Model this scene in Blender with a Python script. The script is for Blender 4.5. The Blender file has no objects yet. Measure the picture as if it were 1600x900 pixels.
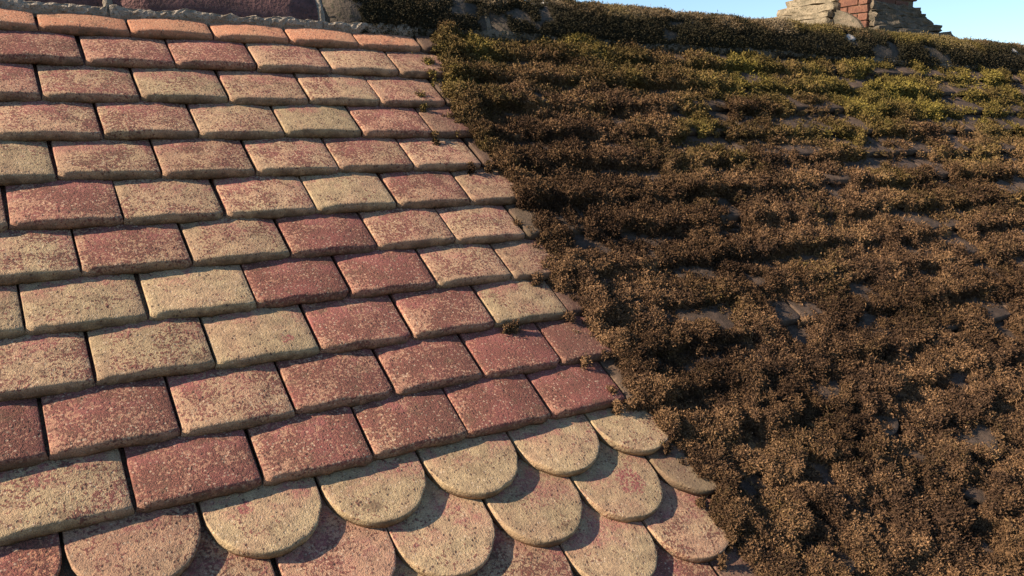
import bpy, bmesh, math, random
import numpy as np
from mathutils import Matrix, Vector
from mathutils import noise as mnoise

random.seed(7)
rng = np.random.default_rng(11)
sc = bpy.context.scene
COL = sc.collection

# ------------------------------------------------------------------ frame of the roof
PITCH = math.radians(40.0)
TO_WORLD = Matrix.Rotation(PITCH, 4, 'X')          # roof (u along ridge, s up slope, n out) -> world
W, G, T, TILT = 0.167, 0.10678, 0.0195, 0.180       # tile spacing, gauge, thickness, tilt on its neighbours
TILE_L = 0.262
CAM_R = np.array([[0.8423, -0.4125, 0.3469], [-0.1011, -0.7532, -0.6500], [0.5294, 0.5124, -0.6761]])
CAM_O = np.array([-0.13090, -1.60933, 1.12122])

# ------------------------------------------------------------------ camera
cam_d = bpy.data.cameras.new('camera')
cam = bpy.data.objects.new('camera', cam_d)
COL.objects.link(cam)
cm = Matrix.Identity(4)
for i in range(3):
    cm[i][0] = CAM_R[0][i]
    cm[i][1] = -CAM_R[1][i]
    cm[i][2] = -CAM_R[2][i]
    cm[i][3] = CAM_O[i]
q_ = (TO_WORLD @ cm)
cam.rotation_euler = q_.to_quaternion().to_euler()
cam.location = q_.translation
cam_d.sensor_width = 36.0
cam_d.lens = 1316.7 / 1600 * 36.0
cam_d.clip_start = 0.02
cam_d.clip_end = 8000
sc.camera = cam

# ------------------------------------------------------------------ light
SUN_TRAVEL = Vector((0.0400, -0.0056, -0.0245)).normalized()
sun_el = math.asin(-SUN_TRAVEL.z)
sun_az = math.atan2(-SUN_TRAVEL.x, -SUN_TRAVEL.y)      # from +Y towards +X
world = bpy.data.worlds.new('World')
sc.world = world
world.use_nodes = True
wn, wl = world.node_tree.nodes, world.node_tree.links
wn.clear()
sky = wn.new('ShaderNodeTexSky')
sky.sky_type = 'NISHITA'
sky.sun_disc = False
sky.sun_elevation = sun_el
sky.sun_rotation = sun_az
sky.air_density = 1.0
sky.dust_density = 0.35
sky.ozone_density = 4.0
bg = wn.new('ShaderNodeBackground')
bg.inputs[1].default_value = 0.070
wo = wn.new('ShaderNodeOutputWorld')
wl.new(sky.outputs[0], bg.inputs[0])
wl.new(bg.outputs[0], wo.inputs[0])
sl = bpy.data.lights.new('sun', 'SUN')
sl.energy = 4.6
sl.angle = math.radians(0.55)
sl.color = (1.0, 0.82, 0.62)
so = bpy.data.objects.new('sun', sl)
COL.objects.link(so)
so.rotation_euler = (-SUN_TRAVEL).to_track_quat('Z', 'Y').to_euler()
so.location = (-6, 1, 5)

vs = sc.view_settings
vs.view_transform = 'Standard'
vs.look = 'None'
vs.gamma = 1.0
vs.use_curve_mapping = False
vs.exposure = 1.38


# ------------------------------------------------------------------ node helper
class NT:
    def __init__(self, name):
        self.m = bpy.data.materials.new(name)
        self.m.use_nodes = True
        self.t = self.m.node_tree
        self.t.nodes.clear()
        self.out = self.n('ShaderNodeOutputMaterial')
        self.b = self.n('ShaderNodeBsdfPrincipled')
        self.t.links.new(self.b.outputs[0], self.out.inputs[0])
        self.b.inputs['Roughness'].default_value = 0.9
        self.b.inputs['Specular IOR Level'].default_value = 0.25

    def n(self, typ, **kw):
        x = self.t.nodes.new(typ)
        for k, v in kw.items():
            setattr(x, k, v)
        return x

    def put(self, sock, v):
        if hasattr(v, 'is_output') or isinstance(v, bpy.types.NodeSocket):
            self.t.links.new(v, sock)
        elif isinstance(v, (tuple, list)) and len(v) == 3 and sock.type == 'RGBA':
            sock.default_value = (*v, 1)
        else:
            sock.default_value = v

    def math(self, op, a, b=0.0, c=None, clamp=False):
        x = self.n('ShaderNodeMath', operation=op, use_clamp=clamp)
        self.put(x.inputs[0], a)
        self.put(x.inputs[1], b)
        if c is not None:
            self.put(x.inputs[2], c)
        return x.outputs[0]

    def noise(self, vec, scale, detail=3.0, rough=0.55, dist=0.0):
        x = self.n('ShaderNodeTexNoise')
        self.put(x.inputs['Vector'], vec)
        x.inputs['Scale'].default_value = scale
        x.inputs['Detail'].default_value = detail
        x.inputs['Roughness'].default_value = rough
        x.inputs['Distortion'].default_value = dist
        return x.outputs[0]

    def ramp(self, v, lo, hi, a=0.0, b=1.0):
        x = self.n('ShaderNodeMapRange', interpolation_type='SMOOTHSTEP')
        self.put(x.inputs[0], v)
        self.put(x.inputs[1], lo)
        self.put(x.inputs[2], hi)
        self.put(x.inputs[3], a)
        self.put(x.inputs[4], b)
        return x.outputs[0]

    def mix(self, f, a, b):
        x = self.n('ShaderNodeMix', data_type='RGBA')
        self.put(x.inputs[0], f)
        self.put(x.inputs[6], a)
        self.put(x.inputs[7], b)
        return x.outputs[2]

    def coord(self):
        return self.n('ShaderNodeTexCoord').outputs['Object']

    def vadd(self, a, b):
        x = self.n('ShaderNodeVectorMath', operation='ADD')
        self.put(x.inputs[0], a)
        self.put(x.inputs[1], b)
        return x.outputs[0]

    def bump(self, h, strength, dist, prev=None):
        x = self.n('ShaderNodeBump')
        x.inputs['Strength'].default_value = strength
        x.inputs['Distance'].default_value = dist
        self.put(x.inputs['Height'], h)
        if prev is not None:
            self.put(x.inputs['Normal'], prev)
        return x.outputs[0]


def tile_material():
    """clay tile; object colour carries: R purple coverage, G pink tone, B seed, alpha = weathering"""
    k = NT('sanded_clay')
    oi = k.n('ShaderNodeObjectInfo')
    sep = k.n('ShaderNodeSeparateColor')
    k.put(sep.inputs[0], oi.outputs['Color'])
    P, TONE, SEED, ALPHA = sep.outputs[0], sep.outputs[1], sep.outputs[2], oi.outputs['Alpha']
    co = k.coord()
    cmb = k.n('ShaderNodeCombineXYZ')
    k.put(cmb.inputs[0], k.math('MULTIPLY', SEED, 37.0))
    k.put(cmb.inputs[1], k.math('MULTIPLY', SEED, 91.0))
    k.put(cmb.inputs[2], k.math('MULTIPLY', SEED, 13.0))
    v = k.vadd(co, cmb.outputs[0])
    xyz = k.n('ShaderNodeSeparateXYZ')
    k.put(xyz.inputs[0], co)
    big = k.noise(v, 13.0, 2.0, 0.5)
    mid = k.noise(v, 48.0, 3.0, 0.6)
    grain = k.noise(v, 205.0, 2.0, 0.6)
    fine = k.noise(v, 620.0, 1.0, 0.5)
    # body
    buff = k.mix(k.ramp(mid, 0.35, 0.65), (0.385, 0.286, 0.162), (0.28, 0.203, 0.118))
    pink = k.mix(k.ramp(mid, 0.35, 0.65), (0.43, 0.230, 0.150), (0.33, 0.170, 0.118))
    pink = k.mix(k.ramp(TONE, 0.76, 0.92), pink, (0.42, 0.195, 0.112))
    tone = k.math('ADD', TONE, k.math('MULTIPLY', k.math('SUBTRACT', big, 0.5), 1.4), clamp=True)
    body = k.mix(tone, buff, pink)
    # purple sanding, worn off along the tail and the left edge
    tail = k.ramp(xyz.outputs[1], 0.002, 0.020, 0.34, 0.0)
    left = k.ramp(xyz.outputs[0], -0.078, -0.050, 0.16, 0.0)
    lev = k.math('ADD', k.math('MULTIPLY', grain, 1.5), k.math('MULTIPLY', k.noise(v, 15.0, 5.0, 0.68, 0.6), 1.30))
    lev = k.math('SUBTRACT', lev, k.math('MULTIPLY', tail, 0.6))
    lev = k.math('SUBTRACT', lev, k.math('MULTIPLY', left, k.math('MULTIPLY', mid, 1.1)))
    thr = k.math('SUBTRACT', 1.68, k.math('MULTIPLY', P, 0.54))
    mask = k.ramp(lev, k.math('SUBTRACT', thr, 0.05), k.math('ADD', thr, 0.07))
    purple = k.mix(k.ramp(fine, 0.40, 0.62), (0.062, 0.023, 0.022), (0.19, 0.066, 0.049))
    purple = k.mix(k.ramp(big, 0.45, 0.70), purple, k.mix(0.45, purple, (0.24, 0.072, 0.068)))
    body = k.mix(k.ramp(P, 0.35, 0.95, 0.0, 0.60), body, (0.29, 0.125, 0.088))
    colr = k.mix(k.math('MULTIPLY', mask, 0.88), body, purple)
    # dark and pale grains
    vor = k.n('ShaderNodeTexVoronoi', feature='F1')
    k.put(vor.inputs['Vector'], v)
    vor.inputs['Scale'].default_value = 210.0
    vs_ = k.n('ShaderNodeSeparateColor')
    k.put(vs_.inputs[0], vor.outputs['Color'])
    speck = k.math('MULTIPLY', k.ramp(vs_.outputs[0], 0.80, 0.86), k.ramp(vor.outputs['Distance'], 0.55, 0.25))
    speck = k.math('MULTIPLY', speck, k.ramp(mid, 0.36, 0.62, 0.15, 0.95))
    colr = k.mix(speck, colr, (0.085, 0.045, 0.035))
    pale = k.math('MULTIPLY', k.ramp(vs_.outputs[1], 0.78, 0.86), k.ramp(vor.outputs['Distance'], 0.5, 0.2))
    colr = k.mix(k.math('MULTIPLY', pale, 0.55), colr, (0.55, 0.43, 0.30))
    # a pink bloom left under the laps
    bloom = k.math('MULTIPLY', k.ramp(xyz.outputs[1], 0.045, 0.095), k.ramp(k.noise(v, 19.0, 4.0, 0.65), 0.44, 0.62))
    colr = k.mix(k.math('MULTIPLY', bloom, k.ramp(grain, 0.36, 0.6, 0.30, 0.80)), colr, (0.30, 0.105, 0.095))
    # a stray red splash on a few tiles; the object index says where
    oid = oi.outputs['Object Index']
    sx = k.math('MULTIPLY', k.math('SUBTRACT', k.math('MODULO', oid, 100.0), 50.0), 0.0016)
    sy = k.math('MULTIPLY', k.math('MODULO', k.math('FLOOR', k.math('DIVIDE', oid, 100.0)), 100.0), 0.001)
    wide = k.math('MULTIPLY', k.math('GREATER_THAN', oid, 9999.0), 0.017)
    dx, dy = k.math('SUBTRACT', xyz.outputs[0], sx), k.math('SUBTRACT', xyz.outputs[1], sy)
    dd = k.math('SQRT', k.math('ADD', k.math('MULTIPLY', dx, dx), k.math('MULTIPLY', dy, dy)))
    dd = k.math('ADD', dd, k.math('MULTIPLY', k.math('SUBTRACT', k.noise(v, 85.0, 5.0, 0.75), 0.5), 0.040))
    spl = k.math('MULTIPLY', k.ramp(dd, k.math('ADD', wide, 0.0125), k.math('ADD', wide, 0.0075)), k.math('GREATER_THAN', oid, 0.5))
    colr = k.mix(k.math('MULTIPLY', spl, k.ramp(grain, 0.40, 0.58, 0.12, 0.85)), colr, (0.235, 0.065, 0.066))
    # sooty blotches of grime, and a darker line along the tail
    darken = k.math('MULTIPLY', k.ramp(k.noise(v, 30.0, 4.0, 0.7), 0.53, 0.72), 0.62)
    darken = k.math('MAXIMUM', darken, k.math('MULTIPLY', k.ramp(xyz.outputs[1], 0.0060, 0.0010), k.ramp(mid, 0.3, 0.6, 0.35, 0.85)))
    colr = k.mix(darken, colr, (0.115, 0.075, 0.045))
    # weathered (1 - alpha): grey brown algae film with pale lichen
    wz = k.math('SUBTRACT', 1.0, ALPHA)
    old = k.mix(k.ramp(mid, 0.38, 0.62), (0.040, 0.029, 0.021), (0.082, 0.057, 0.041))
    old = k.mix(k.ramp(k.noise(v, 34.0, 4.0, 0.7), 0.60, 0.72), old, (0.145, 0.095, 0.068))
    old = k.mix(k.ramp(grain, 0.56, 0.70), old, (0.045, 0.036, 0.025))
    wmask = k.math('MULTIPLY', wz, k.ramp(k.math('ADD', mid, k.math('MULTIPLY', wz, 0.5)), 0.42, 0.60))
    colr = k.mix(wmask, colr, old)
    colr = k.mix(k.ramp(fine, 0.38, 0.52, 0.42, 0.0), colr, (0.07, 0.042, 0.028))
    hsv = k.n('ShaderNodeHueSaturation')
    k.put(hsv.inputs['Color'], colr)
    k.put(hsv.inputs['Value'], k.math('ADD', 0.86, k.math('MULTIPLY', k.math('FRACT', k.math('MULTIPLY', SEED, 57.3)), 0.26)))
    k.put(k.b.inputs['Base Color'], hsv.outputs[0])
    hgt = k.math('ADD', k.math('MULTIPLY', grain, 0.7), k.math('MULTIPLY', fine, 0.5))
    hgt = k.math('SUBTRACT', hgt, k.math('MULTIPLY', speck, 0.5))
    nb = k.bump(mid, 0.3, 0.003)
    nb = k.bump(hgt, 0.85, 0.0022, nb)
    k.put(k.b.inputs['Normal'], nb)
    k.b.inputs['Roughness'].default_value = 0.88
    return k.m


def mottled(name, c1, c2, c3=None, scale=30.0, grain=260.0, bump=0.5, bd=0.003, spots=None):
    k = NT(name)
    oi = k.n('ShaderNodeObjectInfo')
    cmb = k.n('ShaderNodeCombineXYZ')
    k.put(cmb.inputs[0], k.math('MULTIPLY', oi.outputs['Random'], 31.0))
    k.put(cmb.inputs[1], k.math('MULTIPLY', oi.outputs['Random'], 17.0))
    v = k.vadd(k.coord(), cmb.outputs[0])
    a = k.noise(v, scale, 5.0, 0.65)
    g = k.noise(v, grain, 3.0, 0.6)
    colr = k.mix(k.ramp(a, 0.36, 0.64), c1, c2)
    if c3:
        colr = k.mix(k.ramp(g, 0.52, 0.68), colr, c3)
    if spots:
        colr = k.mix(k.ramp(k.noise(v, spots[1], 3.0, 0.6), spots[2], spots[2] + 0.06), colr, spots[0])
    k.put(k.b.inputs['Base Color'], colr)
    nb = k.bump(a, bump, bd * 2)
    nb = k.bump(g, bump, bd, nb)
    k.put(k.b.inputs['Normal'], nb)
    return k.m


def moss_material(name, attr, rough=0.95):
    k = NT(name)
    at = k.n('ShaderNodeAttribute', attribute_name=attr)
    k.put(k.b.inputs['Base Color'], at.outputs['Color'])
    k.b.inputs['Roughness'].default_value = rough
    k.b.inputs['Specular IOR Level'].default_value = 0.08
    return k.m


M_TILE = tile_material()
M_RIDGE = mottled('maroon_clay', (0.080, 0.044, 0.042), (0.145, 0.074, 0.068), (0.050, 0.034, 0.032), 26.0, 150.0, 0.9, 0.004)
M_RIDGE_OLD = mottled('blackened_clay', (0.045, 0.037, 0.029), (0.085, 0.066, 0.050), (0.034, 0.034, 0.021), 16.0, 120.0,
                      0.8, 0.004, ((0.26, 0.23, 0.19), 11.0, 0.70))
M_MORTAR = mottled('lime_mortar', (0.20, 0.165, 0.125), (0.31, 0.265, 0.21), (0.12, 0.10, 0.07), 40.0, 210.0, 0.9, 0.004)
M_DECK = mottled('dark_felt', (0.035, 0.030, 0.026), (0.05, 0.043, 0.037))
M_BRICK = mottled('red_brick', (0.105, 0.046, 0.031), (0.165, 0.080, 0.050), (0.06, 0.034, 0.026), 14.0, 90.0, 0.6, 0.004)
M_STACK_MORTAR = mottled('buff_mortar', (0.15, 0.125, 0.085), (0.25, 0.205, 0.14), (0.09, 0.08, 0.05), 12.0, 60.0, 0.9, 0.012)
M_STACK_DARK = mottled('dirty_shaded_mortar', (0.085, 0.072, 0.052), (0.15, 0.12, 0.085), (0.055, 0.055, 0.035), 10.0, 60.0, 0.9, 0.012)  # dirty ridge mortar; on the chimney its dark tone paints in shade
M_OLD_ROOF = mottled('far_tiles', (0.10, 0.075, 0.055), (0.16, 0.11, 0.08), None, 4.0, 40.0)
M_GROUND = mottled('field', (0.06, 0.075, 0.03), (0.10, 0.09, 0.05), None, 0.05, 0.6, 0.2, 0.05)
M_MOSS_BODY = moss_material('moss_body', 'moss_colour')
M_MOSS = moss_material('moss_leaf', 'moss_colour')
M_LICHEN = mottled('white_lichen', (0.26, 0.235, 0.205), (0.40, 0.37, 0.33), None, 60.0, 200.0)


# ------------------------------------------------------------------ objects
def link(o, parent=None):
    COL.objects.link(o)
    if parent:
        o.parent = parent
    return o


def mesh_obj(name, me, mat, parent=None):
    if mat and not me.materials:
        me.materials.append(mat)
    return link(bpy.data.objects.new(name, me), parent)


def tag(o, label=None, cat=None, group=None, kind=None):
    for a, b in (('label', label), ('category', cat), ('group', group), ('kind', kind)):
        if b:
            o[a] = b
    return o


def empty(name, loc=(0, 0, 0), rot=(0, 0, 0)):
    o = bpy.data.objects.new(name, None)
    o.empty_display_size = 0.1
    o.location = loc
    o.rotation_euler = rot
    return link(o)


def np_mesh(name, verts, faces, smooth=True):
    """verts (n,3), faces (m,k) with k constant"""
    me = bpy.data.meshes.new(name)
    verts = np.ascontiguousarray(verts, np.float32)
    faces = np.ascontiguousarray(faces, np.int32)
    m, k = faces.shape
    me.vertices.add(len(verts))
    me.vertices.foreach_set('co', verts.ravel())
    me.loops.add(m * k)
    me.loops.foreach_set('vertex_index', faces.ravel())
    me.polygons.add(m)
    me.polygons.foreach_set('loop_start', np.arange(0, m * k, k, dtype=np.int32))
    if smooth:
        me.polygons.foreach_set('use_smooth', np.ones(m, bool))
    me.update(calc_edges=True)
    return me


def set_colour(me, name, colr):
    a = me.color_attributes.new(name, 'FLOAT_COLOR', 'POINT')
    full = np.ones((len(colr), 4), np.float32)
    full[:, :3] = colr
    a.data.foreach_set('color', full.ravel())


# ------------------------------------------------------------------ numpy noise
def _h(ix, iy, seed):
    n = (ix.astype(np.int64) * 374761393 + iy.astype(np.int64) * 668265263 + seed * 974711) & 0xffffffff
    n = ((n ^ (n >> 13)) * 1274126177) & 0xffffffff
    n = n ^ (n >> 16)
    return (n & 0xffffff) / float(0xffffff)


def vnoise(x, y, seed=0):
    ix, iy = np.floor(x), np.floor(y)
    fx, fy = x - ix, y - iy
    fx, fy = fx * fx * (3 - 2 * fx), fy * fy * (3 - 2 * fy)
    a, b = _h(ix, iy, seed), _h(ix + 1, iy, seed)
    c, d = _h(ix, iy + 1, seed), _h(ix + 1, iy + 1, seed)
    return (a + (b - a) * fx) * (1 - fy) + (c + (d - c) * fx) * fy


def fbm(x, y, seed=0, octv=4, gain=0.5):
    s = np.zeros_like(x, dtype=float)
    amp, tot = 1.0, 0.0
    for i in range(octv):
        s += amp * vnoise(x, y, seed + i * 17)
        tot += amp
        amp *= gain
        x, y = x * 2.03 + 11.3, y * 2.03 + 5.7
    return s / tot


def domes(x, y, seed=0):
    """round cushions of random size: 0 at gaps .. 1 on top"""
    ix, iy = np.floor(x), np.floor(y)
    best = np.zeros_like(x, dtype=float)
    for dx in (-1, 0, 1):
        for dy in (-1, 0, 1):
            jx, jy = ix + dx, iy + dy
            px = jx + 0.15 + 0.7 * _h(jx, jy, seed)
            py = jy + 0.15 + 0.7 * _h(jx, jy, seed + 5)
            r = 0.45 + 0.5 * _h(jx, jy, seed + 9)
            q = 1 - ((x - px) ** 2 + (y - py) ** 2) / (r * r)
            hgt = np.sqrt(np.clip(q, 0, 1)) * (0.45 + 0.55 * _h(jx, jy, seed + 3))
            best = np.maximum(best, hgt)
    return best


def sstep(a, b, x):
    """smooth step; a > b gives a falling one"""
    t = np.clip((x - a) / (b - a), 0, 1)
    return t * t * (3 - 2 * t)


# ------------------------------------------------------------------ the roof and its tiles
roof = empty('tiled_roof', (0, 0, 0), (PITCH, 0, 0))
tag(roof, 'old clay tiled roof slope, half cleaned and half still under brown moss', 'roof', None, 'thing')

R_ARC = 0.0820
HALF = 0.0826


def tile_mesh(name, scallop, seed):
    r_ = np.random.default_rng(seed)
    cam_h = 0.0037 * (0.75 + 0.6 * r_.random()) if not scallop else 0.0022 * (0.6 + r_.random())
    curl = 0.0018 * r_.random()
    th_ = 0.0172 if scallop else T
    nx = 18 if scallop else 14
    if scallop:
        ang = np.linspace(-math.pi / 2, math.pi / 2, nx + 1)
        rr = HALF - 0.0035
        xi = np.sin(ang) * rr
        din = R_ARC - np.cos(ang) * rr
    else:
        xi = np.linspace(-1, 1, nx + 1) * (HALF - 0.0035)
        din = np.full(nx + 1, 0.0090)
        din[0] += 0.0012
        din[-1] += 0.0012
    tj = [0, 0.03, 0.10, 0.22, 0.42, 0.7, 1.0]
    ny = len(tj) - 1
    for _ in range(int(r_.integers(1, 4))):                   # chipped tail
        i = int(r_.integers(1, nx))
        din[i] += r_.uniform(.0012, .0032)
        if r_.random() < .5:
            din[i - 1] += r_.uniform(.0005, .0018)
    if r_.random() < .35 and not scallop:
        din[0 if r_.random() < .5 else -1] += r_.uniform(.002, .005)
    skew = 0.0012 * (r_.random() - 0.5)
    ed = np.cumsum(r_.normal(0, 0.00045, nx + 1))
    ed -= np.linspace(ed[0], ed[-1], nx + 1)

    def top(x, d):
        return th_ - TILT * d + cam_h * (1 - (x / HALF) ** 2) - curl * max(0.0, 1 - d / 0.05) ** 2

    V, F = [], []
    grid = {}
    for i in range(nx + 1):
        for j in range(ny + 1):
            d = din[i] + (TILE_L - din[i]) * tj[j]
            x = xi[i]
            if j == 0:
                d += ed[i] + skew * x / HALF * 2
            h = top(x, d) + r_.normal(0, 0.00028)
            grid[i, j] = len(V)
            V.append((x, d, h))
    for i in range(nx):
        for j in range(ny):
            F.append((grid[i, j], grid[i + 1, j], grid[i + 1, j + 1], grid[i, j + 1]))
    U = [(0, j) for j in range(ny, 0, -1)] + [(i, 0) for i in range(nx + 1)] + [(nx, j) for j in range(1, ny + 1)]
    pts = [np.array(V[grid[k]][:2]) for k in U]
    prev = [grid[k] for k in U]
    nrm = []
    for k in range(len(U)):
        a = pts[max(0, k - 1)]
        b = pts[min(len(U) - 1, k + 1)]
        t = b - a
        n = np.array([t[1], -t[0]])
        n /= np.linalg.norm(n) + 1e-9
        nrm.append(n)
    # U runs down the left side, along the tail, up the right side: outward is to its right
    tailw = [max(0.0, -n[1]) ** 2 for n in nrm]
    fac = .30 if scallop else 1.0
    side = (.0007, .0012, .0015, .0018, .0014)
    sdz = (-.0003, -.0009, -.0022, -.0070, -th_)
    tail = (.0022, .0040, .0066, .0088, .0078)
    tdz = (-.0005, -.0020, -.0068, -.0118, -th_)
    for lv_ in range(5):
        cur = []
        for k, key in enumerate(U):
            f_ = fac * tailw[k]
            o = side[lv_] + (tail[lv_] - side[lv_]) * f_
            p = pts[k] + nrm[k] * o * (1.0 + (.04 if lv_ < 2 else .10) * r_.normal())
            z = V[grid[key]][2] + sdz[lv_] + (tdz[lv_] - sdz[lv_]) * f_
            cur.append(len(V))
            V.append((p[0], p[1], z))
        for k in range(len(U) - 1):
            F.append((prev[k], cur[k], cur[k + 1], prev[k + 1]))
        prev = cur
    F.append(tuple(prev))
    me = bpy.data.meshes.new(name)
    me.from_pydata(V, [], F)
    me.validate()
    bm = bmesh.new()
    bm.from_mesh(me)
    bmesh.ops.recalc_face_normals(bm, faces=bm.faces)
    for f in bm.faces:
        f.smooth = len(f.verts) == 4
    bm.to_mesh(me)
    bm.free()
    me.materials.append(M_TILE)
    return me


PLAIN = [tile_mesh('roof_tile', False, 100 + i) for i in range(9)]
SCAL = [tile_mesh('scalloped_tile', True, 200 + i) for i in range(6)]

DU = {0: .0133, 1: -.0027, 2: -.0043, 3: -.0025, 4: -.0053, 5: -.0022, 6: .0014, 7: -.0022, 8: -.0080, 9: .0032, 10: .0094,
      11: .004, 12: -.004, 13: .003, 14: -.002}
DV = {0: -.0009, 1: .0038, 2: .0009, 3: -.0003, 4: .0001, 5: -.0030, 6: -.0025, 7: -.0015, 8: -.0006, 9: -.0003, 10: .0043}
FIRST_SCALLOP = 11


def row_s(r):
    if r <= 10:
        return -r * G + DV.get(r, 0.0)
    return -(10.94 + (r - 11) * 0.955) * G


def row_u(r, c):
    """centre of tile c in row r (joint c lies on its left)"""
    off = 0.0 if r % 2 == 0 else -0.5
    return (c + off + 0.5) * W + DU.get(r, 0.0)


# how each cleaned tile looks: (purple coverage, pink tone), keyed by row, from its first column
LOOK = {
    0: (-1, [(.05, .95), (.05, .95), (.08, .92), (.03, 1), (.05, .95), (.1, .95)]),
    1: (-1, [(.7, .6), (.7, .6), (.65, .6), (.75, .6), (.45, .5), (.35, .35), (.5, .5)]),
    2: (-1, [(.6, .5), (.5, .35), (.3, .15), (.45, .4), (.42, .4), (.5, .55)]),
    3: (-1, [(.4, .4), (.45, .4), (.5, .4), (.4, .35), (.03, -.2), (.72, .6), (.6, .7)]),
    4: (-1, [(.2, 0), (.48, .35), (.5, .45), (.45, .4), (.55, .4), (.42, .45), (.6, .6)]),
    5: (-1, [(.5, .4), (.68, .55), (.4, .3), (.45, .35), (.22, .1), (.6, .5), (.45, .4)]),
    6: (-1, [(.42, .2), (.66, .4), (.38, .25), (.82, .6), (.6, .4), (.45, .45), (.12, .2)]),
    7: (-1, [(.2, .1), (.18, .05), (.12, .05), (.9, .6), (.82, .65), (.48, .4), (.45, .5)]),
    8: (-1, [(.5, .2), (.3, .15), (.03, -.1), (.78, .5), (.72, .55), (.22, .1), (.8, .6)]),
    9: (-1, [(.85, .55), (.76, .5), (.55, .3), (.76, .5), (.76, .7), (.92, .8), (.85, .7)]),
    10: (-1, [(.4, .1), (.82, .6), (.75, .45), (.72, .5), (.95, .7), (.95, .7), (.2, .3)]),
    11: (-1, [(.6, .9), (.36, .5), (.04, .0), (.05, .0), (.04, .02), (.12, .05), (.2, .1), (.15, .1)]),
    12: (-1, [(.4, .7), (.4, .5), (.33, .75), (.16, .15), (.10, .1), (.12, .12), (.12, .15)]),
    13: (-1, [(.3, .4), (.2, .3), (.12, .2), (.1, .1), (.30, .5), (.10, .12), (.36, .5)]),
}
TAIL_BUMP = {}


def project(p):
    c = (np.asarray(p) - CAM_O) @ CAM_R.T
    z = np.maximum(c[..., 2], 1e-3)
    return 800 + 1316.7 * c[..., 0] / z, 450 + 1316.7 * c[..., 1] / z, c[..., 2]


EDGE_S = [0.10, 0.065, -0.062, -0.187, -0.313, -0.415, -0.532, -0.64, -0.759, -0.861, -0.962, -1.065, -1.153, -1.251, -1.312, -1.402, -1.7]
EDGE_U = [0.90, 0.894, 0.881, 0.832, 0.826, 0.866, 0.892, 0.866, 0.872, 0.874, 0.862, 0.892, 0.907, 0.921, 0.914, 0.896, 0.90]


def edge_u(s):
    return np.interp(-np.asarray(s), [-a for a in EDGE_S], EDGE_U)


cands = []
for r in range(0, 19):
    for c in range(-6, 40):
        u, s = row_u(r, c), row_s(r)
        x, y, z = project((u, s + 0.05, T))
        if z < 0.35 or u > 6.0:
            continue
        inside = -90 < x < 1690 and -60 < y < 985
        margin = -900 < x < 2600 and -400 < y < 2600
        if margin:
            cands.append((0 if inside else 1, z, r, c))
cands.sort()
parts, rest = cands[:296], cands[296:]
JIT = {}


def jitter(r, c):
    if (r, c) not in JIT:
        q = random.Random(r * 977 + c * 131 + 5)
        JIT[r, c] = (q.gauss(0, .0010), q.gauss(0, .0013), abs(q.gauss(0, .0014)), q.gauss(0, .006), q.randrange(1000), q.gauss(0, .009))
    return JIT[r, c]


def tile_colour(r, c):
    q = random.Random(r * 31 + c * 517 + 3)
    u = row_u(r, c)
    P, tone = q.uniform(.2, .8), q.uniform(.1, .6)
    if r in LOOK:
        c0, lst = LOOK[r]
        if 0 <= c - c0 < len(lst):
            P, tone = lst[c - c0]
    w = float(sstep(-0.10, 0.09, u - edge_u(row_s(r) + .03)))
    return (P, max(0, tone), q.random(), 1.0 - 0.97 * w)


SPLASH = {(8, 1): 35 * 100 + 72, (11, 1): 80 * 100 + 34, (12, 4): 10000 + 68 * 100 + 61}
acc_v, acc_f, acc_n = [], [], 0
for (fl, z, r, c) in parts:
    j = jitter(r, c)
    sca = r >= FIRST_SCALLOP
    pool = SCAL if sca else PLAIN
    o = bpy.data.objects.new('scalloped_tile' if sca else 'roof_tile', pool[j[4] % len(pool)])
    o.location = (row_u(r, c) + j[0], row_s(r) + j[1], 0.0004 + j[2])
    o.rotation_euler = (0, j[5] * 0.8, j[3])
    o.color = tile_colour(r, c)
    o.pass_index = SPLASH.get((r, c), 0)
    link(o, roof)
for (fl, z, r, c) in rest:
    j = jitter(r, c)
    pool = SCAL if r >= FIRST_SCALLOP else PLAIN
    me = pool[j[4] % len(pool)]
    v = np.array([p.co[:] for p in me.vertices]) + np.array((row_u(r, c) + j[0], row_s(r) + j[1], 0.0005))
    acc_v.append(v)
    acc_f += [[a + acc_n for a in p.vertices] for p in me.polygons]
    acc_n += len(v)
if acc_v:
    me = bpy.data.meshes.new('outlying_tiles')
    me.from_pydata(np.vstack(acc_v).tolist(), [], acc_f)
    me.update()
    o = mesh_obj('outlying_tiles', me, M_TILE, roof)
    o.color = (.5, .4, .3, .55)
    o['kind'] = 'stuff'

# boarding under the tiles, and the far slope
APEX_S = 0.225
apex_y, apex_z = APEX_S * math.cos(PITCH), APEX_S * math.sin(PITCH)


def slab(name, pts, thick, mat, parent=None):
    bm = bmesh.new()
    vs_ = [bm.verts.new(p) for p in pts]
    f = bm.faces.new(vs_)
    bmesh.ops.recalc_face_normals(bm, faces=[f])
    ret = bmesh.ops.extrude_face_region(bm, geom=[f])
    mv = [g for g in ret['geom'] if isinstance(g, bmesh.types.BMVert)]
    n = f.normal
    n = n if n.z > 0 else -n
    bmesh.ops.translate(bm, verts=mv, vec=-n * thick)
    bmesh.ops.recalc_face_normals(bm, faces=bm.faces)
    me = bpy.data.meshes.new(name)
    bm.to_mesh(me)
    bm.free()
    return mesh_obj(name, me, mat, parent)


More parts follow.
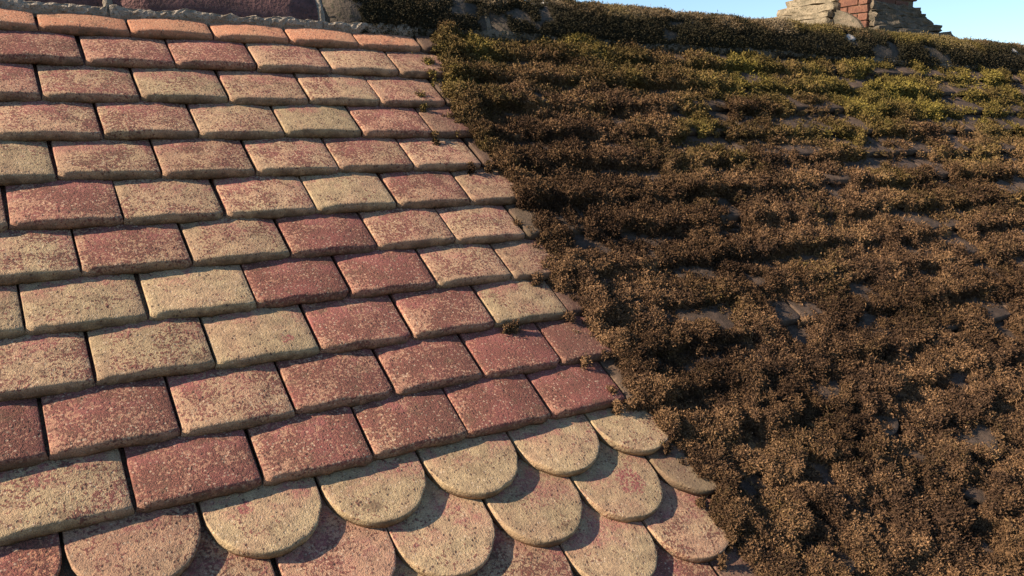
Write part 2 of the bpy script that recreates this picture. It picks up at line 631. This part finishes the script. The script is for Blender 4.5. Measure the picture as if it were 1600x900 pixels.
slab('roof_deck', [(-3, -2.6, -.022), (7, -2.6, -.022), (7, APEX_S - .03, -.022), (-3, APEX_S - .03, -.022)], .03, M_DECK, roof)
inv = TO_WORLD.inverted()
slab('rear_slope', [inv @ Vector(p) for p in ((-3, apex_y + .02, apex_z - .05), (7, apex_y + .02, apex_z - .05), (7, 2.05, apex_z - 1.55), (-3, 2.05, apex_z - 1.55))],
     .03, M_OLD_ROOF, roof)

# ------------------------------------------------------------------ ridge
RR, RY, RZ = 0.125, 0.168, 0.050          # radius and axis of the half-round ridge (world Y, Z; axis along X)
R_LEN = 0.464
ridge_joints = [0.148 + R_LEN * k for k in range(-5, 14)]


def ridge_mesh(seed, length):
    r_ = np.random.default_rng(seed)
    na, nl = 22, 6
    V, F = [], []
    for ring, rad in ((0, RR), (1, RR - .016)):
        for i in range(nl + 1):
            for a in range(na + 1):
                th = math.radians(184 - 188 * a / na)
                w = rad + (0.0016 * math.sin(i * 1.3 + seed) + r_.normal(0, .0006) if ring == 0 else 0)
                V.append(((i / nl) * length, RY + w * math.cos(th), RZ + w * math.sin(th)))
    n1 = (nl + 1) * (na + 1)
    k = lambda ring, i, a: ring * n1 + i * (na + 1) + a
    for i in range(nl):
        for a in range(na):
            F.append((k(0, i, a), k(0, i, a + 1), k(0, i + 1, a + 1), k(0, i + 1, a)))
            F.append((k(1, i, a), k(1, i + 1, a), k(1, i + 1, a + 1), k(1, i, a + 1)))
        F.append((k(0, i, 0), k(0, i + 1, 0), k(1, i + 1, 0), k(1, i, 0)))
        F.append((k(0, i, na), k(1, i, na), k(1, i + 1, na), k(0, i + 1, na)))
    for a in range(na):
        F.append((k(0, 0, a), k(1, 0, a), k(1, 0, a + 1), k(0, 0, a + 1)))
        F.append((k(0, nl, a), k(0, nl, a + 1), k(1, nl, a + 1), k(1, nl, a)))
    me = bpy.data.meshes.new('ridge_tile')
    me.from_pydata(V, [], F)
    bm = bmesh.new()
    bm.from_mesh(me)
    bmesh.ops.recalc_face_normals(bm, faces=bm.faces)
    for f in bm.faces:
        f.smooth = True
    bm.to_mesh(me)
    bm.free()
    return me


def arc_band(x0, x1, r0, r1, a0, a1, rough, seed, nx=6, na=30):
    """a mortar band wrapped round the ridge"""
    r_ = np.random.default_rng(seed)
    V, F = [], []
    for i in range(nx + 1):
        for a in range(na + 1):
            th = math.radians(a0 + (a1 - a0) * a / na)
            e = math.sin(math.pi * i / nx) ** 0.5
            rad = r0 + (r1 - r0) * e + r_.normal(0, rough)
            xx = x0 + (x1 - x0) * i / nx + r_.normal(0, rough) * 1.2
            V.append((xx, RY + rad * math.cos(th), RZ + rad * math.sin(th)))
    k = lambda i, a: i * (na + 1) + a
    for i in range(nx):
        for a in range(na):
            F.append((k(i, a), k(i, a + 1), k(i + 1, a + 1), k(i + 1, a)))
    me = bpy.data.meshes.new('mortar_joint')
    me.from_pydata(V, [], F)
    for p in me.polygons:
        p.use_smooth = True
    me.update()
    return me


# ridge pieces are modelled in world axes; this parent inverse keeps them upright under the tilted roof
def add_upright(name, me, mat, x=0.0):
    o = mesh_obj(name, me, mat, roof)
    o.matrix_parent_inverse = Matrix.Identity(4)
    o.matrix_local = inv @ Matrix.Translation((x, 0, 0))
    return o


RIDGE_M = [ridge_mesh(300 + i, R_LEN - .018) for i in range(4)]
RIDGE_OLD = []
for m_ in RIDGE_M:
    m2 = m_.copy()
    m2.materials.append(M_RIDGE_OLD)
    RIDGE_OLD.append(m2)
    m_.materials.append(M_RIDGE)
for i, x in enumerate(ridge_joints[:-1]):
    clean = x < 0.4
    o = add_upright('ridge_tile', (RIDGE_M if clean else RIDGE_OLD)[i % 4], None, x + .009)
    add_upright('mortar_joint', arc_band(-.014, .014, RR - .012, RR + .0025, 186, 4, .0007, 400 + i), M_MORTAR if x < .7 else M_STACK_DARK, x)


def bedding(x0, x1, mat, seed):
    n = int((x1 - x0) / .008)
    V, F = [], []
    xs = np.linspace(x0, x1, n + 1)
    r_ = np.random.default_rng(seed)
    up = .071 + .009 * (fbm(xs * 9, xs * 0, seed) - .5) * 2 + .005 * (fbm(xs * 60, xs * 0, seed + 1) - .5) * 2
    lo = .0575 + .008 * (fbm(xs * 7, xs * 0, seed + 2) - .5) * 2 + .004 * (fbm(xs * 70, xs * 0, seed + 3) - .5) * 2
    for i, x in enumerate(xs):
        yb, zb = lo[i] * math.cos(PITCH) - .004 * math.sin(PITCH), lo[i] * math.sin(PITCH) + .004 * math.cos(PITCH)
        zt = up[i]
        th = math.acos(max(-1, min(1, -math.sqrt(max(0, 1 - ((zt - RZ) / (RR + .003)) ** 2)))))
        yt = RY - math.sqrt((RR + .004) ** 2 - (zt - RZ) ** 2)
        prof = [(yb + .03, zb - .01), (yb, zb), (yb - .002, zb + .008)]
        for q in (.35, .7, .93):
            prof.append((yb + (yt - yb) * q - .004 * math.sin(math.pi * q), zb + .008 + (zt - zb - .008) * q))
        prof += [(yt, zt), (yt + .012, zt + .002)]
        for (y, z) in prof:
            V.append((x + r_.normal(0, .0008), y + r_.normal(0, .0009), z + r_.normal(0, .0009)))
    m = 8
    for i in range(n):
        for a in range(m - 1):
            F.append((i * m + a, (i + 1) * m + a, (i + 1) * m + a + 1, i * m + a + 1))
    me = bpy.data.meshes.new('mortar_bedding')
    me.from_pydata(V, [], F)
    me.update()
    return add_upright('mortar_bedding', me, mat)


bedding(-1.8, 0.146, M_MORTAR, 5)
bedding(0.150, 0.610, M_MORTAR, 6)
bedding(0.614, 0.86, M_MORTAR, 7)
bedding(0.862, 6.4, M_STACK_DARK, 8)

# white splashes of lichen on the old ridge
for i, (x0, x1, a0, a1) in enumerate(((2.60, 2.70, 138, 122), (3.78, 3.84, 132, 118), (3.90, 4.00, 128, 110), (3.68, 3.72, 140, 132), (1.30, 1.36, 106, 98))):
    me = arc_band(x0, x1, RR - .002, RR + .0038, a0, a1, .0010, 470 + i, 8, 10)
    for v in me.vertices:
        t = (math.degrees(math.atan2(v.co.z - RZ, v.co.y - RY)) - a0) / (a1 - a0)
        xm = (x0 + x1) / 2 + .02 * (t - .5)
        v.co.x = xm + (v.co.x - xm) * (.15 + math.sin(math.pi * min(1, max(0, t))) ** .7 * (.75 + .8 * mnoise.noise(v.co * 45)))
    me.name = 'lichen_patch'
    add_upright('lichen_patch', me, M_LICHEN)

# ------------------------------------------------------------------ moss
BARE = [(2.128, -1.037, .07), (2.16, -.713, .07), (1.44, -1.248, .055), (1.695, -1.347, .05), (1.519, -1.437, .045), (2.234, -.211, .06),
        (1.367, -.836, .035), (2.083, -1.106, .05), (3.047, -.076, .10), (1.172, -.773, .03), (1.136, -1.142, .025), (1.08, -1.006, .022),
        (2.75, -.33, .08), (2.45, -.45, .05), (2.9, -.5, .06), (3.3, -.25, .1)]
LUMPS = [(.876, -.235, .040, .040), (.874, -.198, .028, .026), (.902, -.528, .040, .034), (.862, -.766, .030, .022), (.896, -1.043, .035, .026),
         (.914, -.986, .04, .03), (.925, -1.314, .04, .03), (.895, -.40, .035, .024), (.91, -.66, .03, .02)]


CRUMBS = []
_q = random.Random(77)
for _ in range(34):
    _s = _q.uniform(-1.5, .06)
    CRUMBS.append((float(edge_u(_s)) - abs(_q.gauss(0, .035)) - .004, _s, _q.uniform(.003, .0075)))
for _ in range(14):                                       # bits caught under the laps
    _r = _q.randrange(0, 13)
    _s = row_s(_r) + _q.uniform(-.012, .004)
    CRUMBS.append((float(edge_u(_s)) - _q.uniform(0, .10), _s, _q.uniform(.004, .008)))


def tile_top(u, s):
    best = np.full(u.shape, -0.05)
    base = np.floor(-s / G).astype(int)
    dn = np.full(u.shape, G)
    for k in (-1, 0, 1, 2):
        r = np.clip(base + k, 0, 30)
        s0 = np.array([row_s(q) for q in range(31)])[r]
        du = np.array([DU.get(q, 0.) for q in range(31)])[r]
        off = np.where(r % 2 == 0, 0., -.5)
        x = (np.mod((u - du) / W - off, 1.0) - .5) * W
        d0 = np.where(r >= FIRST_SCALLOP, R_ARC - np.sqrt(np.maximum(0, R_ARC ** 2 - x * x)), 0.0)
        d = s - s0
        ok = (d >= d0) & (d < TILE_L)
        h = np.where(ok, T - TILT * d + .003 * (1 - (x / HALF) ** 2), -0.05)
        better = h > best
        best = np.where(better, h, best)
        dn = np.where(better, d - d0, dn)
    return best, dn


def moss_thick(u, s):
    # ragged tails: warp before asking which tile we are on
    ws = s + .012 + .020 * (fbm(u * 24, s * 24, 3, 3) - .5) + .022 * (fbm(u * 7, s * 9, 5, 2) - .5)
    wu = u + .010 * (fbm(u * 35 + 9, s * 35, 4, 3) - .5)
    top, d = tile_top(wu, ws)
    b0 = .70 - .12 * sstep(-1.15, -.55, s)
    band = b0 + (1 - b0) * (1 - sstep(.028, .080, d + .085 * (fbm(u * 15, s * 15, 8, 3) - .5)))
    band = band + (.95 - band) * sstep(.46, .62, fbm(u * 11 + 3, s * 15, 9, 3))
    c1 = domes(u * 19 + 1.2 * fbm(u * 14, s * 14, 22, 2), s * 24 + 1.2 * fbm(u * 14 + 5, s * 14, 23, 2), 21)
    c2 = domes(u * 46 + 3, s * 46, 31)
    c3 = domes(u * 74 + 1.5 * fbm(u * 40, s * 40, 45, 2), s * 74 + 1.5 * fbm(u * 40 + 9, s * 40, 46, 2), 41)
    c4 = fbm(u * 9 + 3, s * 7, 43, 3)
    low = fbm(u * 5.5, s * 5.5, 51, 3)
    rr_ = np.floor(-ws / G)
    cc_ = np.floor(wu / W + .5 * np.mod(rr_, 2))
    cell = _h(cc_ + 60, rr_ + 60, 7)
    amt = sstep(.22, .62, low + .10) * (.35 + 1.05 * cell)
    m = band * amt * (.002 + .0105 * c1 * (.3 + 1.3 * c4) + .0075 * c2) + .0120 * c3 * sstep(.12, .42, low) * (.55 + .45 * band)
    # short hollows under the laps, broken along the course
    hol = sstep(.045, .080, d + .03 * (fbm(u * 30, s * 30, 74, 2) - .5)) * sstep(.475, .575, fbm(u * 13 + 31, s * 10, 73, 3))
    m -= .017 * hol
    # elsewhere the mat bridges the step to the course above
    m += .0105 * (1 - .42 * sstep(-1.0, -.45, s)) * sstep(.050, .098, d) * sstep(.54, .44, fbm(u * 13 + 31, s * 10, 73, 3)) * (.5 + c3)
    m -= .012 * sstep(.53, .67, fbm(u * 26 + 70, s * 30, 75, 3))
    m += .019 * (fbm(u * 42, s * 46, 61, 4, .65) - .5)
    m = np.maximum(m, .0014 + .004 * c3 * sstep(.4, .6, fbm(u * 33, s * 33, 76, 2)))
    bare = fbm(u * 11 + 40, s * 15, 71, 4) + .10 * (.5 - cell)
    thr = .630 - .140 * sstep(1.4, 2.5, u) * sstep(-1.3, -.4, s)
    m -= .03 * sstep(thr, thr + .09, bare)
    for (a, b, r) in BARE:
        q = np.hypot((u - a), (s - b) * 1.25) / r + .8 * (fbm(u * 40, s * 40, 81, 3) - .5)
        m -= .035 * (1 - sstep(.55, 1.05, q))
    # thin film and stray tufts on the bare places
    m = np.maximum(m, (.0085 * domes(u * 80 + 9, s * 80, 83) - .0045) * sstep(.46, .60, fbm(u * 30, s * 30, 84, 3)))
    # the cleaned edge
    e = u - edge_u(s) + .008 + .010 * sstep(-.95, -1.1, s) - .045 * (fbm(u * 22, s * 22, 91, 3) - .5) - .02 * (fbm(u * 60, s * 60, 92, 2) - .5)
    k = sstep(-.006, .022, e)
    m = m * k - .02 * (1 - k)
    m = m + .008 * np.exp(-((e - .035) / .03) ** 2)
    for (a, b, r, hh) in LUMPS:
        q = np.hypot(u - a, s - b) / r + .5 * (fbm(u * 45, s * 45, 95, 3) - .5)
        m = np.maximum(m, hh * np.sqrt(np.clip(1 - q * q, 0, 1)) * (.75 + .4 * c3) * (e > -.03))
    # crumbs left on the cleaned tiles
    for (a, b, r) in ((.69, -.864, .007), (.676, -.866, .005), (.703, -.862, .004), (.80, -.76, .009), (.845, -.05, .012), (.80, -.965, .007)):
        q = np.hypot(u - a, s - b) / r + .7 * (fbm(u * 90, s * 90, 96, 2) - .5)
        m = np.maximum(m, .7 * r * np.sqrt(np.clip(1 - q * q, 0, 1)))
    for (a, b, r) in CRUMBS:
        w = (np.abs(u - a) < 2 * r) & (np.abs(s - b) < 2 * r)
        if w.any():
            q = np.hypot(u[w] - a, s[w] - b) / r + .8 * (fbm(u[w] * 120, s[w] * 120, 97, 2) - .5)
            m[w] = np.maximum(m[w], .9 * r * np.sqrt(np.clip(1 - q * q, 0, 1)))
    return m, top


def moss_colour(u, s, n, r_):
    """real colour of the tufts: dry brown lower down, yellow green towards the ridge"""
    br = np.array((.094, .055, .031))
    oc = np.array((.152, .090, .047))
    dk = np.array((.050, .030, .019))
    c_low = .70 + .50 * sstep(.34, .64, fbm(u * 4 + 2, s * 5, 117, 3))       # dead chocolate patches among the lighter mats
    ol = np.array((.095, .075, .022))
    gr = np.array((.185, .150, .034))
    a = fbm(u * 14, s * 14, 111, 3)
    b = fbm(u * 5 + 7, s * 9, 121, 3)
    t = np.clip((a - .5) * 1.6 + (fbm(u * 48, s * 48, 115, 2) - .5) * 1.5 + r_.normal(0, .30, n) + .46, 0, 1)[:, None]
    c = dk + (br - dk) * np.clip(t * 2, 0, 1) + (oc - br) * np.clip(t * 2 - 1, 0, 1)
    green = sstep(-.62, .05, s) * (.48 + .42 * sstep(1.0, 2.4, u)) + sstep(1.4, 3.2, u) * sstep(-1.2, -.5, s) * .18 + (b - .5) * (.5 + .75 * sstep(-1.0, -.3, s)) - .10
    green = np.clip(green + r_.normal(0, .12, n), 0, 1)[:, None]
    g2 = ol + (gr - ol) * np.clip((fbm(u * 9, s * 9, 131, 2)[:, None] - .4) * 3 + r_.normal(0, .25, (n, 1)), 0, 1)
    c = c * c_low[:, None]
    return c + (g2 - c) * green * .85


def build_moss(P, N, thick, colour_of, budget, name, leaf=(.0050, .0027), lift=.0035):
    """P, N: (ni,nj,3) surface points and normals in object space, thick (ni,nj).
    returns arrays: the body sheet and the leaf kites"""
    ni, nj = thick.shape
    S = P + N * np.maximum(thick, -.004)[..., None]
    fv = np.maximum.reduce([thick[:-1, :-1], thick[1:, :-1], thick[1:, 1:], thick[:-1, 1:]])
    keep = fv > .0012
    idx = np.arange(ni * nj).reshape(ni, nj)
    quads = np.stack([idx[:-1, :-1], idx[1:, :-1], idx[1:, 1:], idx[:-1, 1:]], -1)[keep]
    used, invx = np.unique(quads, return_inverse=True)
    bv = S.reshape(-1, 3)[used]
    bf = invx.reshape(quads.shape)
    # leaves: choose quads by area seen from the camera
    q = S.reshape(-1, 3)[quads]
    cr = np.cross(q[:, 2] - q[:, 0], q[:, 3] - q[:, 1])
    area = np.linalg.norm(cr, axis=1) * .5
    nn = cr / (2 * area[:, None] + 1e-12)
    cen = q.mean(1)
    to = CAM_O - cen
    dist = np.linalg.norm(to, axis=1)
    face = np.clip((nn * to).sum(1) / dist, -.2, 1) * .6 + .45
    x, y, z = project(cen)
    infr = (x > -40) & (x < 1640) & (y > -40) & (y < 940) & (z > 0)
    near = (x > -400) & (x < 2000) & (y > -300) & (y < 1250) & (z > 0.3)
    w = area / dist ** 2 * face * np.where(infr, 1.0, np.where(near, .22, .01))
    w *= sstep(.0008, .0045, fv[keep]) * .9 + .1
    cw = np.cumsum(w)
    pick = np.searchsorted(cw, rng.random(budget) * cw[-1])
    pick = np.clip(pick, 0, len(q) - 1)
    a, b = rng.random((budget, 1)), rng.random((budget, 1))
    qq = q[pick]
    pos = (qq[:, 0] * (1 - a) + qq[:, 1] * a) * (1 - b) + (qq[:, 3] * (1 - a) + qq[:, 2] * a) * b
    nrm = nn[pick]
    tone = colour_of(pos, budget)
    K = 5                                                     # leaves to a tuft
    n = budget * K
    pos = np.repeat(pos, K, 0)
    nrm = np.repeat(nrm, K, 0)
    ds = np.repeat(dist[pick], K)
    th = np.repeat(np.clip(fv[keep][pick], .0015, .02), K)
    colr = np.repeat(tone, K, 0) * (1 + rng.normal(0, .24, (n, 1)))
    colr = np.clip(colr, .006, .5)
    sc_ = np.clip((ds / 1.75) ** .6, .9, 1.7) * rng.uniform(.6, 1.35, n)
    rd = rng.normal(0, 1, (n, 3))
    rd /= np.linalg.norm(rd, axis=1, keepdims=True)
    ax = rd * 1.0 + nrm * .55
    ax /= np.linalg.norm(ax, axis=1, keepdims=True)
    off = rng.normal(0, 1, (n, 3)) * (.0019 * sc_)[:, None] + nrm * (np.minimum(lift, th * .5) * rng.uniform(-.6, 1.5, n))[:, None]
    sd = np.cross(ax, rng.normal(0, 1, (n, 3)))
    sd /= np.linalg.norm(sd, axis=1, keepdims=True) + 1e-9
    bend = np.cross(sd, ax)
    strand = rng.random(n) < .16                                # some long fine shoots among the short leaves
    L = (leaf[0] * sc_ * np.where(strand, 1.75, .95))[:, None]
    Wd = (leaf[1] * sc_ * np.where(strand, .62, 1.0))[:, None] * .5
    p0 = pos + off
    v0 = p0
    v1 = p0 + ax * L * .5 + sd * Wd + bend * L * .18
    v2 = p0 + ax * L
    v3 = p0 + ax * L * .5 - sd * Wd + bend * L * .18
    lv = np.stack([v0, v1, v2, v3], 1).reshape(-1, 3)
    lf = np.arange(n * 4).reshape(n, 4)
    lc = np.repeat(colr, 4, 0)
    return bv, bf, lv, lf, lc


def grid_normals(S):
    du = np.gradient(S, axis=0)
    dv = np.gradient(S, axis=1)
    n = np.cross(du, dv)
    return n / (np.linalg.norm(n, axis=2, keepdims=True) + 1e-12)


# on the slope
us = [0.64]
while us[-1] < 5.6:
    us.append(us[-1] + .0042 * max(1.0, (us[-1] + .5) / 1.5))
us = np.array(us)
ss = np.linspace(-1.80, 0.085, 440)
UU, SS = np.meshgrid(us, ss, indexing='ij')
thick, top = moss_thick(UU.ravel(), SS.ravel())
thick, top = thick.reshape(UU.shape), top.reshape(UU.shape)
PP = np.stack([UU, SS, top], -1)
NN = np.zeros_like(PP)
NN[..., 2] = 1.0
bv, bf, lv, lf, lc = build_moss(PP, NN, thick, lambda p, n: moss_colour(p[:, 0], p[:, 1], n, rng), 205000, 'slope')

# on the ridge (built in world axes, then turned into roof axes)
xs = [0.585]
while xs[-1] < 5.8:
    xs.append(xs[-1] + .006 * max(1.0, (xs[-1] + 1) / 2.4))
xs = np.array(xs)
ths = np.radians(np.linspace(188, 8, 64))
XX, TH = np.meshgrid(xs, ths, indexing='ij')
arc = TH * RR
rt = .002 + .014 * (fbm(XX.ravel() * 9, arc.ravel() * 9, 143, 3) - .35) + .008 * domes(XX.ravel() * 20, arc.ravel() * 20, 141) + .004 * domes(XX.ravel() * 60, arc.ravel() * 60, 151)
cov = fbm(XX.ravel() * 7, arc.ravel() * 9, 161, 4)
front = 1 - sstep(math.radians(112), math.radians(152), TH.ravel())
rt = rt * sstep(.38, .60, cov + .16 * front) * (.30 + .80 * front) - .004 * (1 - sstep(.32, .42, cov + .12 * front))
start = sstep(.60, .70, XX.ravel() + .08 * (fbm(XX.ravel() * 20, arc.ravel() * 20, 171, 3) - .5) + .10 * front - .05)
rt = np.maximum(rt, .0028 * (cov > .35))
rt = (rt + .004) * start - .004
for (a, b, r) in ((2.65, 130, .035), (3.81, 125, .03), (3.95, 119, .04), (2.88, 145, .03)):            # bare, lichened places
    q = np.hypot(XX.ravel() - a, (arc.ravel() - math.radians(b) * RR) * .8) / r
    rt -= .03 * (1 - sstep(.6, 1.1, q))
rt = rt.reshape(XX.shape)
YW, ZW = RY + RR * np.cos(TH), RZ + RR * np.sin(TH)
cp, sp = math.cos(PITCH), math.sin(PITCH)
PR = np.stack([XX, YW * cp + ZW * sp, -YW * sp + ZW * cp], -1)
NY, NZ = np.cos(TH), np.sin(TH)
NR = np.stack([0 * XX, NY * cp + NZ * sp, -NY * sp + NZ * cp], -1)


def ridge_colour(p, n):
    u = p[:, 0]
    h = p[:, 1] * sp + p[:, 2] * cp
    a = fbm(u * 12, h * 20, 181, 3)
    dk = np.array((.036, .033, .018))
    br = np.array((.115, .078, .040))
    gy = np.array((.150, .116, .074))
    yg = np.array((.125, .098, .026))
    t = np.clip((a - .5) * 2.5 + .45 + rng.normal(0, .3, n), 0, 1)[:, None]
    c = dk + (br - dk) * np.clip(t * 2, 0, 1) + (gy - br) * np.clip(t * 2 - 1, 0, 1)
    g = np.clip((fbm(u * 5, h * 12, 191, 3) - .46) * 4 - .25 + rng.normal(0, .2, n), 0, 1)[:, None]
    c = c + (yg - c) * g * .7
    wy, wz = p[:, 1] * cp - p[:, 2] * sp, p[:, 1] * sp + p[:, 2] * cp
    film = 1 - sstep(.0035, .0075, np.hypot(wy - RY, wz - RZ) - RR)          # near black where the growth is thin
    return c + (np.array((.026, .024, .015)) - c) * film[:, None] * .9


rv, rf, rlv, rlf, rlc = build_moss(PR[:, ::1], NR, rt, ridge_colour, 60000, 'ridge', leaf=(.0038, .0020), lift=.002)

V = np.vstack([bv, rv, lv, rlv])
n1, n2, n3 = len(bv), len(rv), len(lv)
F = np.vstack([bf, rf[:, ::-1] + n1, lf + n1 + n2, rlf + n1 + n2 + n3])
body_c = moss_colour(bv[:, 0], bv[:, 1], n1, rng) * .95
body_r = ridge_colour(rv, n2) * .6
C = np.vstack([body_c, body_r, lc, rlc])
me = np_mesh('roof_moss', V, F, smooth=False)
sm = np.zeros(len(F), bool)
sm[:len(bf) + len(rf)] = True
me.polygons.foreach_set('use_smooth', sm)
set_colour(me, 'moss_colour', C)
moss = mesh_obj('roof_moss', me, M_MOSS)
moss.rotation_euler = (PITCH, 0, 0)
tag(moss, 'thick dry brown moss, yellow green near the ridge, covering the uncleaned tiles', 'moss', None, 'stuff')
print('moss tris', 2 * len(F))

# ------------------------------------------------------------------ chimney beyond the ridge
chim = empty('brick_chimney', (7.19, 3.255, 0.45))
tag(chim, 'red brick chimney with flared crumbling mortar base behind the mossy ridge', 'chimney')
CW, CD = 0.77, 0.88
CH = 0.075


def brick_mesh(lx, ly, lz, seed, rough=.003):
    r_ = np.random.default_rng(seed)
    bm = bmesh.new()
    bmesh.ops.create_cube(bm, size=1)
    bmesh.ops.scale(bm, vec=(lx, ly, lz), verts=bm.verts)
    bmesh.ops.bevel(bm, geom=bm.edges[:], offset=min(.005, lz * .12), segments=1, affect='EDGES')
    for v in bm.verts:
        v.co += Vector(r_.normal(0, rough, 3))
    me = bpy.data.meshes.new('brick')
    bm.to_mesh(me)
    bm.free()
    me.materials.append(M_BRICK)
    return me


BR_L = [brick_mesh(.2095, .10, .064, 500 + i) for i in range(4)]
BR_D = [brick_mesh(.10, .2095, .064, 510 + i) for i in range(4)]


def block(name, size, loc, mat, parent, seed, rough=.006, cuts=3):
    """a weathered lump: a box worn by soft noise and rounded at its edges"""
    bm = bmesh.new()
    bmesh.ops.create_cube(bm, size=1)
    bmesh.ops.subdivide_edges(bm, edges=bm.edges[:], cuts=cuts, use_grid_fill=True)
    bmesh.ops.scale(bm, vec=size, verts=bm.verts)
    off = Vector((seed * 1.7, seed * .31, 0))
    for v in bm.verts:
        c = v.co + Vector(loc) + off
        v.co += mnoise.noise_vector(c * 9) * rough * 2.2 + mnoise.noise_vector(c * 30) * rough
    me = bpy.data.meshes.new(name)
    bm.to_mesh(me)
    bm.free()
    o = mesh_obj(name, me, mat, parent)
    o.location = loc
    return o


block('stack_core', (CW - .03, CD - .03, 2.2), (CW / 2, CD / 2, 1.0), M_STACK_MORTAR, chim, 600, .002, 2)
nb = 0
for k in range(0, 22):
    z = 0.25 + k * CH
    sh = (k % 2) * .11
    for side in (0, 1):                     # fronts along X
        y = .045 if side == 0 else CD - .045
        for i in range(-1, 4):
            x = i * .2195 + .10 + sh
            if x - .105 < -.005 or x + .105 > CW + .005:
                continue
            o = link(bpy.data.objects.new('brick', BR_L[(i * 3 + k * 5) % 4]), chim)
            o.location = (x, y, z)
            nb += 1
    for side in (0, 1):
        x = .045 if side == 0 else CW - .045
        for i in range(-1, 5):
            y = i * .2195 + .10 + (.11 - sh)
            if y - .105 < -.005 or y + .105 > CD + .005:
                continue
            o = link(bpy.data.objects.new('brick', BR_D[(i * 3 + k * 7) % 4]), chim)
            o.location = (x, y, z)
            nb += 1

# the flared base: slabs of crumbling mortar stepping outwards, the shaded front painted darker
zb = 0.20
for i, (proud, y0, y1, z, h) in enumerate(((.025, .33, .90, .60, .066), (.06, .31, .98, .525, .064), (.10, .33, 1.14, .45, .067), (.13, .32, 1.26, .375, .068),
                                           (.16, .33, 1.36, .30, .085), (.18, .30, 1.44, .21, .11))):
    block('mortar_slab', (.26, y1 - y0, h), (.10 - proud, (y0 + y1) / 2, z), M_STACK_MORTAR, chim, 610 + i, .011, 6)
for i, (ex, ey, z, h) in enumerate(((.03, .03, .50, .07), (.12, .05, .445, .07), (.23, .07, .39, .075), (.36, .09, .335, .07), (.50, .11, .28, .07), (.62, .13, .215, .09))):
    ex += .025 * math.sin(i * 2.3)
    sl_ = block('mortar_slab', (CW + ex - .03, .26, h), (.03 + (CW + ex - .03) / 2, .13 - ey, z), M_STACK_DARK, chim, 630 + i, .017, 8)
    for v in sl_.data.vertices:                                   # ends crumbled to a slope
        if v.co.z > 0:
            v.co.x -= .05 * max(0.0, v.co.x / ((CW + ex) / 2)) ** 6 * (.5 + mnoise.noise(v.co * 20 + Vector((i, 0, 0))))
wedge = block('shadow_wedge', (.12, .32, .34), (.01, .17, .32), M_STACK_DARK, chim, 650, .004, 5)
for v in wedge.data.vertices:                                       # shade painted dark, tapered like the shadow cast beside the pale slabs
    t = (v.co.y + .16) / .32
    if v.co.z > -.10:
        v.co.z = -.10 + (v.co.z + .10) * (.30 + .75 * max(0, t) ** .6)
block('chimney_footing', (CW + .5, CD + .6, .95), (CW / 2 + .08, CD / 2 + .06, -.32), M_STACK_MORTAR, chim, 651, .004, 2)
block('oversailing_course', (CW + .1, CD + .1, .15), (CW / 2, CD / 2, 2.0), M_BRICK, chim, 652, .004, 2)

# the wing that carries the chimney, out of sight behind the ridge
RYB, RZB = 3.72, 0.60
rear = slab('rear_roof', [(3, 1.9, RZB - 1.527), (14, 1.9, RZB - 1.527), (14, RYB, RZB), (3, RYB, RZB)], .08, M_OLD_ROOF)
tag(rear, kind='structure')
rear2 = slab('rear_roof', [(3, RYB + .001, RZB), (14, RYB + .001, RZB), (14, 7.2, RZB - 2.92), (3, 7.2, RZB - 2.92)], .08, M_OLD_ROOF)
tag(rear2, kind='structure')

# ground far below
me = bpy.data.meshes.new('ground')
me.from_pydata([(-4000, -4000, -6), (4000, -4000, -6), (4000, 4000, -6), (-4000, 4000, -6)], [], [(0, 1, 2, 3)])
tag(mesh_obj('ground', me, M_GROUND), kind='structure')
